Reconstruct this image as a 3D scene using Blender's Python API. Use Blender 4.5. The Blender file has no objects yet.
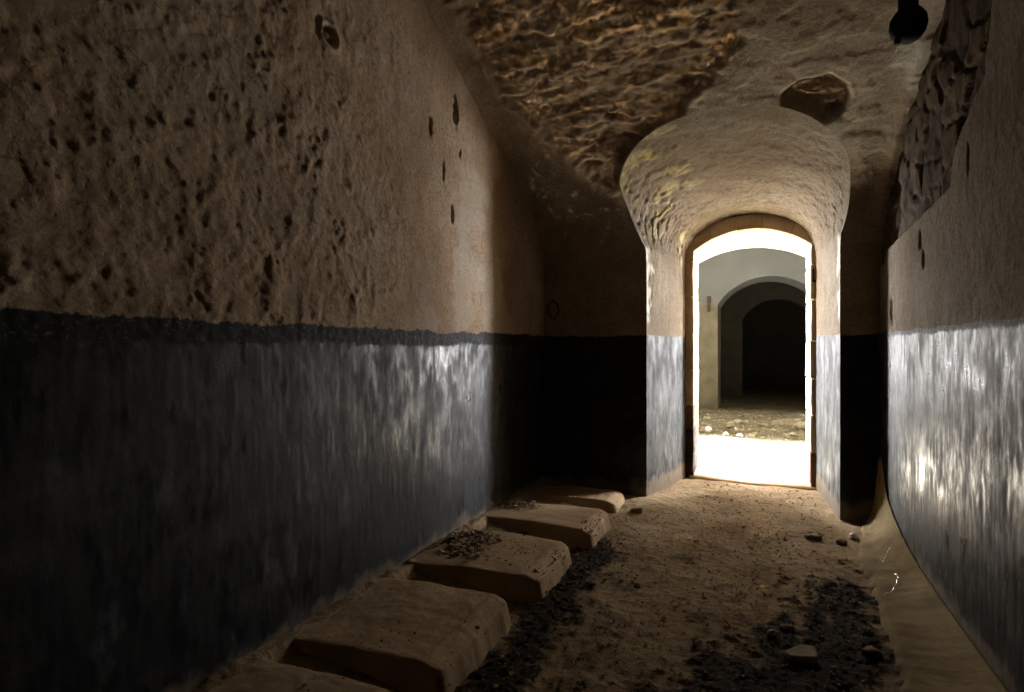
import bpy, bmesh, math, random
import numpy as np
from mathutils import Vector

random.seed(7)
rng = np.random.default_rng(11)
C = bpy.context.scene.collection

# ------------------------------------------------------------------ helpers
def tag(o, label=None, cat=None, group=None, kind=None):
    if label: o['label'] = label
    if cat: o['category'] = cat
    if group: o['group'] = group
    if kind: o['kind'] = kind
    return o

def link(name, me, mat=None, parent=None, smooth=True):
    o = bpy.data.objects.new(name, me)
    C.objects.link(o)
    if mat: me.materials.append(mat)
    if parent: o.parent = parent
    if smooth and len(me.polygons):
        me.polygons.foreach_set('use_smooth', [True] * len(me.polygons))
    return o

def empty(name, loc=(0, 0, 0)):
    o = bpy.data.objects.new(name, None); C.objects.link(o)
    o.location = loc; o.empty_display_size = 0.1
    return o

def np_mesh(name, verts, quads, attrs=None):
    me = bpy.data.meshes.new(name)
    v = np.asarray(verts, dtype=np.float32); q = np.asarray(quads, dtype=np.int32)
    me.vertices.add(len(v)); me.vertices.foreach_set('co', v.ravel())
    me.loops.add(q.size); me.loops.foreach_set('vertex_index', q.ravel())
    k = q.shape[1]
    me.polygons.add(len(q))
    me.polygons.foreach_set('loop_start', np.arange(0, q.size, k, dtype=np.int32))
    for n, a in (attrs or {}).items():
        at = me.attributes.new(n, 'FLOAT', 'POINT')
        at.data.foreach_set('value', np.asarray(a, dtype=np.float32).ravel())
    me.update(calc_edges=True)
    return me

def grid_quads(n, m, keep=None):
    i, j = np.meshgrid(np.arange(n - 1), np.arange(m - 1), indexing='ij')
    a = (i * m + j).ravel()
    q = np.stack([a, a + m, a + m + 1, a + 1], 1)
    if keep is not None: q = q[keep.ravel()]
    return q

def compact(verts, quads, attrs):
    used = np.unique(quads)
    remap = np.full(len(verts), -1, dtype=np.int64); remap[used] = np.arange(len(used))
    return verts[used], remap[quads], {k: np.asarray(a).ravel()[used] for k, a in attrs.items()}

# ------------------------------------------------------------------ numpy noise
def _h(ix, iy, iz):
    n = (ix * 374761393 + iy * 668265263 + iz * 2147483647) & 0xffffffff
    n = ((n ^ (n >> 13)) * 1274126177) & 0xffffffff
    n = ((n ^ (n >> 16)) * 2246822519) & 0xffffffff
    return (n ^ (n >> 15)) & 0xffffffff

def perlin(x, y, z):
    x, y, z = np.broadcast_arrays(*(np.asarray(a, dtype=np.float64) for a in (x, y, z)))
    ix, iy, iz = np.floor(x).astype(np.int64), np.floor(y).astype(np.int64), np.floor(z).astype(np.int64)
    fx, fy, fz = x - ix, y - iy, z - iz
    u, v, w = (f * f * f * (f * (f * 6 - 15) + 10) for f in (fx, fy, fz))
    def g(dx, dy, dz):
        h = _h(ix + dx, iy + dy, iz + dz)
        a = (h & 0xffff) / 65535.0 * 2 * math.pi
        c = ((h >> 16) & 0xffff) / 32767.5 - 1.0
        s = np.sqrt(np.maximum(0, 1 - c * c))
        return np.cos(a) * s * (fx - dx) + np.sin(a) * s * (fy - dy) + c * (fz - dz)
    def lerp(a, b, t): return a + t * (b - a)
    r = lerp(lerp(lerp(g(0,0,0), g(1,0,0), u), lerp(g(0,1,0), g(1,1,0), u), v),
             lerp(lerp(g(0,0,1), g(1,0,1), u), lerp(g(0,1,1), g(1,1,1), u), v), w)
    return r * 1.5

def fbm(x, y, z, s, octs=4, gain=0.5, lac=2.07):
    r, a, t = 0, 1.0, 0
    for k in range(octs):
        r = r + a * perlin(x * s + 17.3 * k, y * s - 9.1 * k, z * s + 4.7 * k)
        t += a; a *= gain; s *= lac
    return r / t

def worley(x, y, jitter=0.9):
    ix, iy = np.floor(x).astype(np.int64), np.floor(y).astype(np.int64)
    f1 = np.full(x.shape, 9.0); f2 = f1.copy(); idd = np.zeros(x.shape)
    for dx in (-1, 0, 1):
        for dy in (-1, 0, 1):
            h = _h(ix + dx, iy + dy, ix * 0 + 5)
            px = ix + dx + 0.5 + ((h & 0xfff) / 4095.0 - 0.5) * jitter
            py = iy + dy + 0.5 + (((h >> 12) & 0xfff) / 4095.0 - 0.5) * jitter
            d = np.hypot(px - x, py - y)
            c = d < f1
            f2 = np.where(c, f1, np.minimum(f2, d))
            idd = np.where(c, (h >> 8 & 0xffff) / 65535.0, idd)
            f1 = np.where(c, d, f1)
    return f1, f2, idd

def sstep(a, b, x):
    t = np.clip((x - a) / (b - a), 0, 1)
    return t * t * (3 - 2 * t)

def poly_sd(px, py, poly):
    """signed distance to a polygon, negative inside"""
    d = np.full(px.shape, 1e9); inside = np.zeros(px.shape, bool)
    n = len(poly)
    for i in range(n):
        ax, ay = poly[i]; bx, by = poly[(i + 1) % n]
        ex, ey = bx - ax, by - ay
        t = np.clip(((px - ax) * ex + (py - ay) * ey) / (ex * ex + ey * ey + 1e-12), 0, 1)
        d = np.minimum(d, np.hypot(px - ax - t * ex, py - ay - t * ey))
        cond = ((ay > py) != (by > py)) & (px < ex * (py - ay) / (ey if abs(ey) > 1e-12 else 1e-12) + ax)
        inside ^= cond
    return np.where(inside, -d, d)

# ------------------------------------------------------------------ node helper
class NT:
    def __init__(s, name):
        s.m = bpy.data.materials.new(name); s.m.use_nodes = True
        s.t = s.m.node_tree; s.t.nodes.clear()
        s.out = s.t.nodes.new('ShaderNodeOutputMaterial')
        s.b = s.t.nodes.new('ShaderNodeBsdfPrincipled')
        s.t.links.new(s.b.outputs[0], s.out.inputs[0])
        s.geo = s.t.nodes.new('ShaderNodeNewGeometry').outputs['Position']
        s.tc = s.t.nodes.new('ShaderNodeTexCoord').outputs['Object']
    def n(s, typ, **kw):
        nd = s.t.nodes.new(typ)
        for k, v in kw.items(): setattr(nd, k, v)
        return nd
    def set(s, sock, v):
        if hasattr(v, 'is_output'): s.t.links.new(v, sock)
        else: sock.default_value = v
    def mapped(s, scale=(1,1,1), src=None, loc=(0,0,0)):
        m = s.n('ShaderNodeMapping'); s.set(m.inputs[0], src or s.tc)
        m.inputs['Scale'].default_value = scale; m.inputs['Location'].default_value = loc
        return m.outputs[0]
    def noise(s, scale, detail=4, rough=0.55, vec=None, dist=0.0):
        nd = s.n('ShaderNodeTexNoise'); s.set(nd.inputs['Vector'], vec or s.tc)
        nd.inputs['Scale'].default_value = scale; nd.inputs['Detail'].default_value = detail
        nd.inputs['Roughness'].default_value = rough; nd.inputs['Distortion'].default_value = dist
        return nd.outputs['Fac']
    def voro(s, scale, vec=None, feature='F1', out='Distance', rand=1.0):
        nd = s.n('ShaderNodeTexVoronoi', feature=feature); s.set(nd.inputs['Vector'], vec or s.tc)
        nd.inputs['Scale'].default_value = scale; nd.inputs['Randomness'].default_value = rand
        return nd.outputs[out]
    def ramp(s, fac, stops, interp='LINEAR'):
        r = s.n('ShaderNodeValToRGB'); s.set(r.inputs[0], fac)
        cr = r.color_ramp; cr.interpolation = interp
        while len(cr.elements) < len(stops): cr.elements.new(0.5)
        for e, (p, c) in zip(cr.elements, stops):
            e.position = p
            e.color = (c, c, c, 1) if isinstance(c, (int, float)) else (*c, 1)
        return r.outputs[0]
    def mr(s, v, a, b, c=0.0, d=1.0):
        r = s.n('ShaderNodeMapRange', interpolation_type='SMOOTHSTEP'); s.set(r.inputs[0], v)
        for i, x in enumerate((a, b, c, d)): s.set(r.inputs[i + 1], x)
        return r.outputs[0]
    def math(s, op, a, b=0.0, clamp=False):
        r = s.n('ShaderNodeMath', operation=op, use_clamp=clamp); s.set(r.inputs[0], a); s.set(r.inputs[1], b)
        return r.outputs[0]
    def mix(s, fac, a, b, blend='MIX'):
        r = s.n('ShaderNodeMix', data_type='RGBA', blend_type=blend); s.set(r.inputs[0], fac)
        for i, x in ((6, a), (7, b)):
            s.set(r.inputs[i], (*x, 1) if isinstance(x, tuple) and len(x) == 3 else x)
        return r.outputs[2]
    def fmix(s, fac, a, b):
        r = s.n('ShaderNodeMix', data_type='FLOAT'); s.set(r.inputs[0], fac)
        s.set(r.inputs[2], a); s.set(r.inputs[3], b)
        return r.outputs[0]
    def attr(s, name):
        r = s.n('ShaderNodeAttribute', attribute_name=name); return r.outputs['Fac']
    def z(s):
        r = s.n('ShaderNodeSeparateXYZ'); s.set(r.inputs[0], s.tc); return r.outputs['Z']
    def xyz(s):
        r = s.n('ShaderNodeSeparateXYZ'); s.set(r.inputs[0], s.tc); return r.outputs
    def bump(s, h, strength=0.5, dist=0.01, prev=None):
        r = s.n('ShaderNodeBump'); s.set(r.inputs['Height'], h)
        s.set(r.inputs['Strength'], strength); r.inputs['Distance'].default_value = dist
        if prev: s.set(r.inputs['Normal'], prev)
        return r.outputs[0]
    def done(s, color=None, rough=None, normal=None, metal=None, spec=None):
        for k, v in (('Base Color', color), ('Roughness', rough), ('Normal', normal), ('Metallic', metal), ('Specular IOR Level', spec)):
            if v is None: continue
            if k == 'Base Color' and isinstance(v, tuple) and len(v) == 3: v = (*v, 1)
            s.set(s.b.inputs[k], v)
        return s.m

DADO = 1.29

def plaster_material(name, pal, band=0.0, wall='x', paint=(0.030, 0.033, 0.037), chalk=(0.16, 0.165, 0.17),
                     has_dado=True, smul=1.0, gloss=0.6, rlo=0.62, rhi=0.30, chalk_lo=0.48, chalk_hi=0.85, wob=0.05):
    t = NT(name)
    n_big = t.noise(1.3, 5, 0.6); n_mid = t.noise(7, 6, 0.62); n_fine = t.noise(55, 5, 0.65)
    col = t.ramp(n_big, [(0.32, pal[0]), (0.5, pal[1]), (0.66, pal[2])])
    col = t.mix(t.mr(n_mid, 0.42, 0.7, 0, 0.55), col, pal[3])
    col = t.mix(t.mr(n_fine, 0.40, 0.68, 0.0, 0.6), col, tuple(c * 0.62 for c in pal[0]))
    col = t.mix(t.mr(t.noise(130, 3, 0.7), 0.52, 0.72, 0, 0.5), col, tuple(min(1, c * 1.25) for c in pal[2]))
    cr = t.voro(9, t.mapped((1, 1, 0.8), None, (3, 1, 2)), 'DISTANCE_TO_EDGE')
    col = t.mix(t.math('MULTIPLY', t.mr(cr, 0.0, 0.035, 0.55, 0), t.mr(t.noise(2.5, 3), 0.5, 0.62)), col, tuple(c * 0.5 for c in pal[0]))
    # exposed masonry carried on the mesh
    sid = t.attr('stone_id'); stone = t.attr('stone')
    scol = t.ramp(sid, [(0.0, (0.10, 0.07, 0.045)), (0.35, (0.180, 0.138, 0.094)), (0.6, (0.205, 0.165, 0.118)),
                        (0.8, (0.25, 0.185, 0.105)), (1.0, (0.24, 0.205, 0.155))])
    scol = t.mix(t.mr(t.noise(16, 6, 0.7), 0.35, 0.7, 0, 0.7), scol, (0.085, 0.06, 0.042))
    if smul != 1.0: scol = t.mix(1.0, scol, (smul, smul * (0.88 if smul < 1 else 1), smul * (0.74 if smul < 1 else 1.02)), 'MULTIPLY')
    col = t.mix(stone, col, scol)
    pale = t.attr('pale')
    col = t.mix(pale, col, (0.50, 0.49, 0.44))
    moss = t.attr('moss')
    col = t.mix(moss, col, (0.33, 0.30, 0.13))
    h_p = t.math('ADD', t.math('MULTIPLY', n_mid, 0.6), t.math('MULTIPLY', n_fine, 0.4))
    pit = t.mr(t.voro(38, t.mapped((1, 1, 1))), 0.05, 0.28, -0.6, 0.0)
    h_p = t.math('ADD', h_p, t.math('MULTIPLY', pit, 0.25))
    rough, norm_str = 0.92, 0.55
    if has_dado:
        edge = t.math('ADD', t.z(), t.math('ADD', t.math('MULTIPLY', t.math('SUBTRACT', t.noise(5, 5, 0.6), 0.5), wob),
                                            t.math('MULTIPLY', t.math('SUBTRACT', t.noise(45, 4), 0.5), 0.034)))
        d = t.mr(edge, DADO - 0.004, DADO + 0.004, 1, 0)
        sv = (2.5, 2.5, 0.95)
        st1 = t.noise(4.5, 6, 0.62, t.mapped(sv)); st2 = t.noise(14, 5, 0.65, t.mapped((1.5, 1.5, 0.62)))
        cloud = t.noise(2.6, 6, 0.62, t.mapped((0.7, 0.7, 1.5)))
        chip = t.noise(70, 3, 0.7)
        pc = t.mix(t.mr(st1, chalk_lo, chalk_hi, 0, 1.0), paint, chalk)
        pc = t.mix(t.mr(cloud, 0.5, 0.70, 0, 0.5), pc, (0.05, 0.049, 0.040))
        pc = t.mix(t.mr(st2, 0.52, 0.7, 0, 0.6), pc, (0.010, 0.011, 0.012))
        pc = t.mix(t.mr(chip, 0.70, 0.76, 0, 0.5), pc, (0.22, 0.20, 0.17))
        # dust splashed up from the ground
        dust = t.mr(t.math('ADD', t.z(), t.math('MULTIPLY', t.math('SUBTRACT', t.noise(9, 4), 0.5), 0.22)), 0.09, 0.17, 0.6, 0)
        pc = t.mix(dust, pc, (0.20, 0.15, 0.10))
        proug = t.math('ADD', t.mr(t.math('ADD', t.math('MULTIPLY', st1, 0.6), t.math('MULTIPLY', st2, 0.4)), 0.40, 0.62, rlo, rhi), t.math('MULTIPLY', dust, 0.4))
        proug = t.math('ADD', proug, t.mr(cloud, 0.4, 0.7, -0.05, 0.1))
        if band > 0:
            bw = t.mr(edge, DADO - band - 0.01, DADO - band + 0.006, 0, 1)
            bw = t.math('MULTIPLY', bw, d)
            pc = t.mix(bw, pc, t.mix(t.mr(chip, 0.58, 0.7), (0.014, 0.015, 0.017), (0.11, 0.11, 0.11)))
            proug = t.fmix(bw, proug, 0.75)
        col = t.mix(d, col, pc)
        rough = t.fmix(d, 0.92, proug)
        ph = t.math('ADD', t.math('MULTIPLY', st1, 0.55), t.math('ADD', t.math('MULTIPLY', st2, 0.35), t.math('MULTIPLY', t.noise(35, 4), 0.3)))
        nb = t.bump(h_p, 0.6, 0.016); pb = t.bump(ph, 0.35, 0.008)
        mixn = t.n('ShaderNodeMix', data_type='VECTOR'); t.set(mixn.inputs[0], d); t.set(mixn.inputs[4], nb); t.set(mixn.inputs[5], pb)
        normal = mixn.outputs[1]
        return t.done(col, rough, normal, spec=t.fmix(bw if band > 0 else 0.0, t.fmix(d, 0.06, gloss), 0.15))
    return t.done(col, rough, t.bump(h_p, 0.6, 0.016), spec=0.06)

PAL_L = [(0.255, 0.180, 0.118), (0.37, 0.272, 0.188), (0.41, 0.325, 0.245), (0.275, 0.192, 0.122)]
PAL_V = [(0.22, 0.165, 0.110), (0.31, 0.248, 0.18), (0.37, 0.325, 0.26), (0.20, 0.145, 0.094)]
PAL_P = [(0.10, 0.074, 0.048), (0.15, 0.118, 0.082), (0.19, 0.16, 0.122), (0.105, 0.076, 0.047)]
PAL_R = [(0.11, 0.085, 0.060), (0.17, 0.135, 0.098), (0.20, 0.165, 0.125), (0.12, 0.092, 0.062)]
M_left = plaster_material('left_wall_plaster', PAL_L, band=0.075, wob=0.075, paint=(0.009, 0.0103, 0.012), chalk=(0.10, 0.105, 0.115), chalk_lo=0.52, chalk_hi=0.8, gloss=0.20, rlo=0.66, rhi=0.30)
M_vault = plaster_material('vault_plaster', PAL_V, band=0.05, smul=1.25, paint=(0.012, 0.013, 0.014), chalk=(0.05, 0.05, 0.05), gloss=0.15)
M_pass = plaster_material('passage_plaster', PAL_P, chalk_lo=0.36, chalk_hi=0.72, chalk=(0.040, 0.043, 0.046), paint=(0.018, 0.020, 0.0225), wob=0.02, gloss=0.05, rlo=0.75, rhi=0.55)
M_right = plaster_material('right_wall_plaster', PAL_R, smul=0.32, band=0.02, paint=(0.011, 0.0125, 0.012), chalk=(0.075, 0.082, 0.078), chalk_lo=0.5, chalk_hi=0.8, gloss=0.12, rlo=0.64, rhi=0.30)  # rubble stone is browner and darkened for the shade in its recess

def dirt_material():
    t = NT('trodden_earth')
    a = t.noise(2.2, 6, 0.65); b = t.noise(24, 6, 0.7); c = t.noise(120, 3, 0.7)
    col = t.ramp(a, [(0.3, (0.15, 0.098, 0.054)), (0.5, (0.235, 0.168, 0.096)), (0.7, (0.30, 0.225, 0.14))])
    col = t.mix(t.mr(b, 0.5, 0.72, 0, 0.75), col, (0.065, 0.043, 0.028))
    col = t.mix(t.mr(c, 0.6, 0.75, 0, 0.5), col, (0.33, 0.26, 0.18))
    m = t.attr('mulch')
    mc = t.mix(t.mr(t.noise(60, 4, 0.7), 0.55, 0.75), (0.024, 0.016, 0.010), (0.085, 0.058, 0.036))
    col = t.mix(m, col, mc)
    h = t.math('ADD', t.math('MULTIPLY', b, 0.7), t.math('MULTIPLY', c, 0.35))
    return t.done(col, t.fmix(m, 0.97, 0.85), t.bump(h, 0.8, 0.018), spec=0.04)
M_dirt = dirt_material()

def simple_stone(name, c0, c1, c2, scale=6, rough=0.9, bump=0.5, dist=0.008, spec=0.06):
    t = NT(name)
    a = t.noise(scale, 6, 0.62); b = t.noise(scale * 9, 5, 0.65)
    col = t.ramp(a, [(0.3, c0), (0.5, c1), (0.7, c2)])
    col = t.mix(t.mr(b, 0.5, 0.75, 0, 0.5), col, c0)
    h = t.math('ADD', t.math('MULTIPLY', a, 0.5), t.math('MULTIPLY', b, 0.5))
    return t.done(col, rough, t.bump(h, bump, dist), spec=spec)

M_slab = simple_stone('dusty_screed', (0.19, 0.125, 0.070), (0.27, 0.187, 0.108), (0.32, 0.232, 0.14), 5, 0.9, 0.5, 0.01)
M_bank = simple_stone('damp_mortar', (0.115, 0.083, 0.042), (0.18, 0.135, 0.072), (0.225, 0.173, 0.098), 5, 0.95, 0.5, 0.012, 0.03)
M_ashlar = simple_stone('warm_limestone', (0.34, 0.24, 0.138), (0.47, 0.345, 0.215), (0.54, 0.415, 0.275), 5, 0.9, 0.5, 0.008)
M_ashdark = simple_stone('tarred_limestone', (0.012, 0.010, 0.009), (0.030, 0.022, 0.018), (0.06, 0.04, 0.03), 8, 0.8, 0.5, 0.008)
M_ashred = simple_stone('rust_stained_limestone', (0.07, 0.035, 0.022), (0.12, 0.065, 0.042), (0.2, 0.12, 0.08), 8, 0.85, 0.5, 0.008)
M_facade = simple_stone('yard_limestone', (0.078, 0.066, 0.044), (0.105, 0.092, 0.063), (0.13, 0.115, 0.083), 4, 0.9, 0.5, 0.01)
M_chamber = simple_stone('shaded_chamber_stone', (0.022, 0.019, 0.014), (0.032, 0.028, 0.021), (0.04, 0.035, 0.027), 4, 0.9, 0.5, 0.01)  # stone darkened in colour to stand for shade behind the arch
M_grey = simple_stone('grey_render', (0.088, 0.088, 0.084), (0.104, 0.104, 0.100), (0.118, 0.118, 0.114), 1.5, 0.9, 0.2, 0.004)
M_rubble = simple_stone('pale_rubble', (0.15, 0.125, 0.085), (0.22, 0.19, 0.135), (0.30, 0.26, 0.195), 12, 0.9, 0.6, 0.006)
M_brown = simple_stone('brown_stone', (0.09, 0.06, 0.04), (0.15, 0.11, 0.07), (0.20, 0.15, 0.10), 12, 0.9, 0.6, 0.006)
M_pale = simple_stone('pale_pebble', (0.35, 0.33, 0.30), (0.46, 0.44, 0.41), (0.55, 0.53, 0.5), 20, 0.45, 0.3, 0.003, 0.5)
M_black = simple_stone('black_paint', (0.008, 0.008, 0.009), (0.012, 0.012, 0.013), (0.018, 0.018, 0.018), 20, 0.7, 0.2, 0.002)
M_iron = simple_stone('rusty_iron', (0.03, 0.018, 0.012), (0.055, 0.034, 0.022), (0.09, 0.05, 0.03), 30, 0.8, 0.4, 0.002)
M_wood = simple_stone('rotten_wood', (0.08, 0.05, 0.03), (0.16, 0.11, 0.07), (0.22, 0.16, 0.10), 9, 0.85, 0.5, 0.006)
M_leafd = simple_stone('dead_leaf', (0.028, 0.018, 0.011), (0.06, 0.040, 0.025), (0.12, 0.082, 0.05), 14, 0.95, 0.3, 0.002, 0.08)
M_leafy = simple_stone('yellow_leaf', (0.42, 0.33, 0.10), (0.55, 0.45, 0.16), (0.62, 0.52, 0.22), 20, 0.6, 0.2, 0.002)
M_litter = simple_stone('dry_plaster_flake', (0.14, 0.10, 0.065), (0.22, 0.165, 0.11), (0.30, 0.23, 0.16), 14, 0.9, 0.3, 0.002)
t = NT('bright_wire'); M_wire = t.done((0.75, 0.74, 0.70), 0.22, None, 0.9)

# ------------------------------------------------------------------ room dimensions (metres, camera above the origin)
XL, XR, YB, YREAR = -1.65, 0.76, 4.47, -1.5
Y_FRAME = 5.40

# vault profile: up the far wall, then over towards the viewer
PROF = [(4.47, -0.08), (4.47, 1.0), (4.47, 1.75), (4.455, 1.95), (4.37, 2.16), (4.17, 2.34), (3.70, 2.585), (3.17, 2.83),
        (2.76, 3.03), (2.2, 3.25), (1.5, 3.44), (0.6, 3.52), (-0.4, 3.38), (-1.52, 2.95)]
def catmull(pts, step):
    out = []
    P = [np.array(p, float) for p in pts]; P = [2 * P[0] - P[1]] + P + [2 * P[-1] - P[-2]]
    for i in range(1, len(P) - 2):
        L = np.linalg.norm(P[i + 1] - P[i]); n = max(2, int(L / 0.004))
        for k in range(n):
            t_ = k / n
            out.append(0.5 * ((2 * P[i]) + (P[i + 1] - P[i - 1]) * t_ + (2 * P[i - 1] - 5 * P[i] + 4 * P[i + 1] - P[i + 2]) * t_ ** 2
                              + (-P[i - 1] + 3 * P[i] - 3 * P[i + 1] + P[i + 2]) * t_ ** 3))
    out.append(P[-2]); return np.array(out)
fine = catmull(PROF, 0.004)
fq = np.concatenate([[0], np.cumsum(np.linalg.norm(np.diff(fine, axis=0), axis=1))])
def prof_at(q):
    return np.interp(q, fq, fine[:, 0]), np.interp(q, fq, fine[:, 1])
q_of_Y = lambda Y: np.interp(-Y, -fine[len(fine)//12:, 0], fq[len(fine)//12:])
Q_end = fq[-1]

# passage section: jambs splay, vault climbs towards the room
def pass_section(Y, n=97):
    k = (Y_FRAME - Y) / (Y_FRAME - 4.4)          # 0 at the frame, 1 at the far wall plane
    xl = -0.592 - 0.213 * k; xr = 0.462 + 0.078 * k
    zs = 1.98; zc = 2.375 + 0.145 * k
    cx, hw = (xl + xr) / 2, (xr - xl) / 2
    pts = []
    nj = 40
    for i in range(nj): pts.append((xl, -0.06 + (zs + 0.06) * i / nj))
    ne = n - 2 * nj - 1 if n > 2 * nj + 30 else 61
    e = 2.0 + 0.25 * min(max(k, 0), 1.3)
    for i in range(ne + 1):
        a = math.pi * (1 - i / ne)
        ca, sa = math.cos(a), math.sin(a)
        x = cx + hw * math.copysign(abs(ca) ** (2 / e), ca); z = zs + (zc - zs) * abs(sa) ** (2 / e)
        fl = (0.20 if x < cx else 0.13) * max(0, k) * min(1, max(0, (z - zs) / 0.42)) * abs((x - cx) / hw)
        pts.append((x + math.copysign(fl, x - cx), z))
    for i in range(nj): pts.append((xr, zs - (zs + 0.06) * (i + 1) / nj))
    return np.array(pts)

# where each line of the passage pierces wall / vault
ys = np.linspace(Y_FRAME + 0.03, 3.0, 260)
secs = np.array([pass_section(y) for y in ys])              # (ny, np, 2)
NP = secs.shape[1]
contour = np.zeros((NP, 3)); yend = np.zeros(NP)
vY = np.interp(secs[:, :, 1], fine[:, 1][:int(np.argmax(fine[:, 1]))], fine[:, 0][:int(np.argmax(fine[:, 1]))])
for j in range(NP):
    below = ys - vY[:, j]                      # >0: still beyond the wall surface
    k = int(np.argmax(below <= 0))
    a, b = below[k - 1], below[k]; f = a / (a - b)
    yend[j] = ys[k - 1] + f * (ys[k] - ys[k - 1])
    s = secs[k - 1, j] + f * (secs[k, j] - secs[k - 1, j])
    contour[j] = (s[0], yend[j], s[1])
cq = np.interp(contour[:, 2], fine[:, 1][:int(np.argmax(fine[:, 1]))], fq[:int(np.argmax(fine[:, 1]))])

def stone_field(a, b, sx, sy, seed):
    """courses of rough stones: returns height 0..1, id"""
    wa = a + 0.05 * perlin(a * 5, b * 9, seed) ; wb = b + 0.035 * perlin(a * 4, b * 6, seed + 3.3)
    f1, f2, idd = worley(wa * sx + seed, wb * sy, 0.85)
    edge = sstep(0.02, 0.22, f2 - f1)
    return edge, idd

# ------------------------------------------------------------------ far wall + vault
def build_vault():
    xs = np.linspace(XL - 0.02, XR + 0.16, 228)
    q_vis = q_of_Y(2.0)
    qs = np.concatenate([np.linspace(0, q_vis, 400), np.linspace(q_vis, Q_end, 70)[1:]])
    Yp, Zp = prof_at(qs)
    dY, dZ = np.gradient(Yp, qs), np.gradient(Zp, qs)
    nrm = np.stack([np.zeros_like(qs), -dZ, dY], 1)        # towards the room (below / in front)
    nrm /= np.linalg.norm(nrm, axis=1, keepdims=True)
    X, Q = np.meshgrid(xs, qs, indexing='ij')
    Y = np.broadcast_to(Yp, X.shape); Z = np.broadcast_to(Zp, X.shape)
    hole = list(zip(contour[:, 0], cq)); 
    sd = poly_sd(X, Q, hole)
    inside = sd < 0
    cell = 0.0125
    # pull ring of inner vertices onto the contour
    cpts = np.stack([contour[:, 0], cq], 1)
    dens = []
    for i in range(len(cpts) - 1):
        for k in range(6): dens.append(cpts[i] + (cpts[i + 1] - cpts[i]) * k / 6)
    dens = np.array(dens + [cpts[-1]])
    keepv = sd > -cell * 0.95
    ring = (np.abs(sd) < cell * 0.95) & (sd < 0.2 * cell) & (Q > 0.05)
    idx = np.argwhere(ring)
    Xs, Qs = X.copy(), Q.copy()
    for i, j in idx:
        k = int(np.argmin((dens[:, 0] - X[i, j]) ** 2 + (dens[:, 1] - Q[i, j]) ** 2))
        Xs[i, j], Qs[i, j] = dens[k]
    X, Q = Xs, Qs
    Y, Z = prof_at(Q)
    # masks in wall coordinates (X along, Q up)
    wob = 0.10 * fbm(X, Q, 2.2, 3.0, 4) + 0.035 * fbm(X, Q, 5.2, 14.0, 3)
    r_main = sstep(0.03, -0.05, poly_sd(X, Q, RUBBLE_VAULT) + wob)
    r_hole = sstep(0.015, -0.02, poly_sd(X, Q, RUBBLE_SPOT) + 0.25 * wob)
    r_low = 0.6 * sstep(0.0, 0.5, fbm(X, Q, 8.1, 1.8, 4) - 0.12) * sstep(2.3, 2.6, Q)
    stone = np.clip(r_main + r_hole + 0 * r_low, 0, 1)
    he, idd = stone_field(X + 0.10 * fbm(X, Q, 0.9, 5, 3), Q + 0.05 * fbm(X, Q, 6.9, 6, 4), 3.0, 8.5, 1.7)
    he2, id2 = stone_field(X + 3, Q, 9, 22, 7.7)
    small = sstep(0.45, 0.55, idd * 0 + fbm(X, Q, 3.9, 2.5, 2) + 0.5)
    lay = Q * 7.0 + 2.0 * fbm(X * 0.8, Q * 1.4, 7.7, 3.0, 5, 0.6)
    saw = lay - np.floor(lay); ledge = sstep(0.0, 0.30, saw) * (1 - saw) ** 0.7
    amp = np.clip(0.5 + 2.2 * fbm(X, Q, 2.7, 3.4, 3), 0, 1.3)
    blk = he * (0.25 + idd) * sstep(-0.1, 0.2, fbm(X, Q, 12.7, 2.2, 3) + 0.1)
    hstone = (0.022 * ledge * amp + 0.028 * blk + 0.050 * fbm(X * 0.7, Q * 1.7, 1.1, 5.0, 6, 0.62)
              + 0.012 * fbm(X, Q * 1.6, 3.1, 24.0, 4, 0.6) - 0.055)
    flake = 0.006 * sstep(-0.05, 0.05, fbm(X, Q, 4.4, 5.0, 5)) + 0.004 * fbm(X, Q, 0.3, 22, 3)
    fade = sstep(0.0, 0.07, sd)
    h = (1 - stone) * flake + stone * hstone - 0.05 * r_hole * (1 - r_main)
    erod = sstep(0.35, 0.0, np.hypot(X + 0.62, Q - 2.62))     # crumbled upper-left haunch
    h = h * np.maximum(fade, 0.0)
    h = h + 0.02 * fbm(X, Q, 9.0, 1.1, 2) * fade
    # rounded corners towards the side walls
    rc = 0.10
    cornl = np.clip((XL + rc - X) / rc, 0, 1); cornr = np.clip((X - XR + rc) / rc, 0, 1)
    h = h + 0.05 * (cornl ** 2 + cornr ** 2) * sstep(1.9, 2.4, Q)
    N = np.stack([np.zeros_like(Q), -np.interp(Q, qs, dZ), np.interp(Q, qs, dY)], -1)
    N /= np.linalg.norm(N, axis=-1, keepdims=True)
    P = np.stack([X, Y, Z], -1) + N * h[..., None]
    keepf = keepv[:-1, :-1] & keepv[1:, :-1] & keepv[1:, 1:] & keepv[:-1, 1:]
    n, m = X.shape
    pale = 0.50 * sstep(0.03, 0.20, fbm(X, Q, 14.0, 3.2, 5)) * sstep(0.1, 0.4, X) * sstep(2.6, 3.0, Q) + sstep(0.04, -0.02, np.minimum(poly_sd(X, Q, PALE_1), poly_sd(X, Q, PALE_2)) + 0.10 * fbm(X, Q, 6.6, 12, 3)) * (1 - r_hole)
    attrs = {'stone': stone, 'stone_id': np.clip(0.45 + 0.9 * fbm(X * 0.5, Q * 1.5, 5.5, 5.0, 4) + 0.5 * (idd - 0.5) * he, 0, 1), 'pale': 0.5 * pale * (1 - stone), 'moss': 0 * stone}
    qmid = 0.25 * (Q[:-1, :-1] + Q[1:, :-1] + Q[1:, 1:] + Q[:-1, 1:])
    split = 1.98
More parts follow.
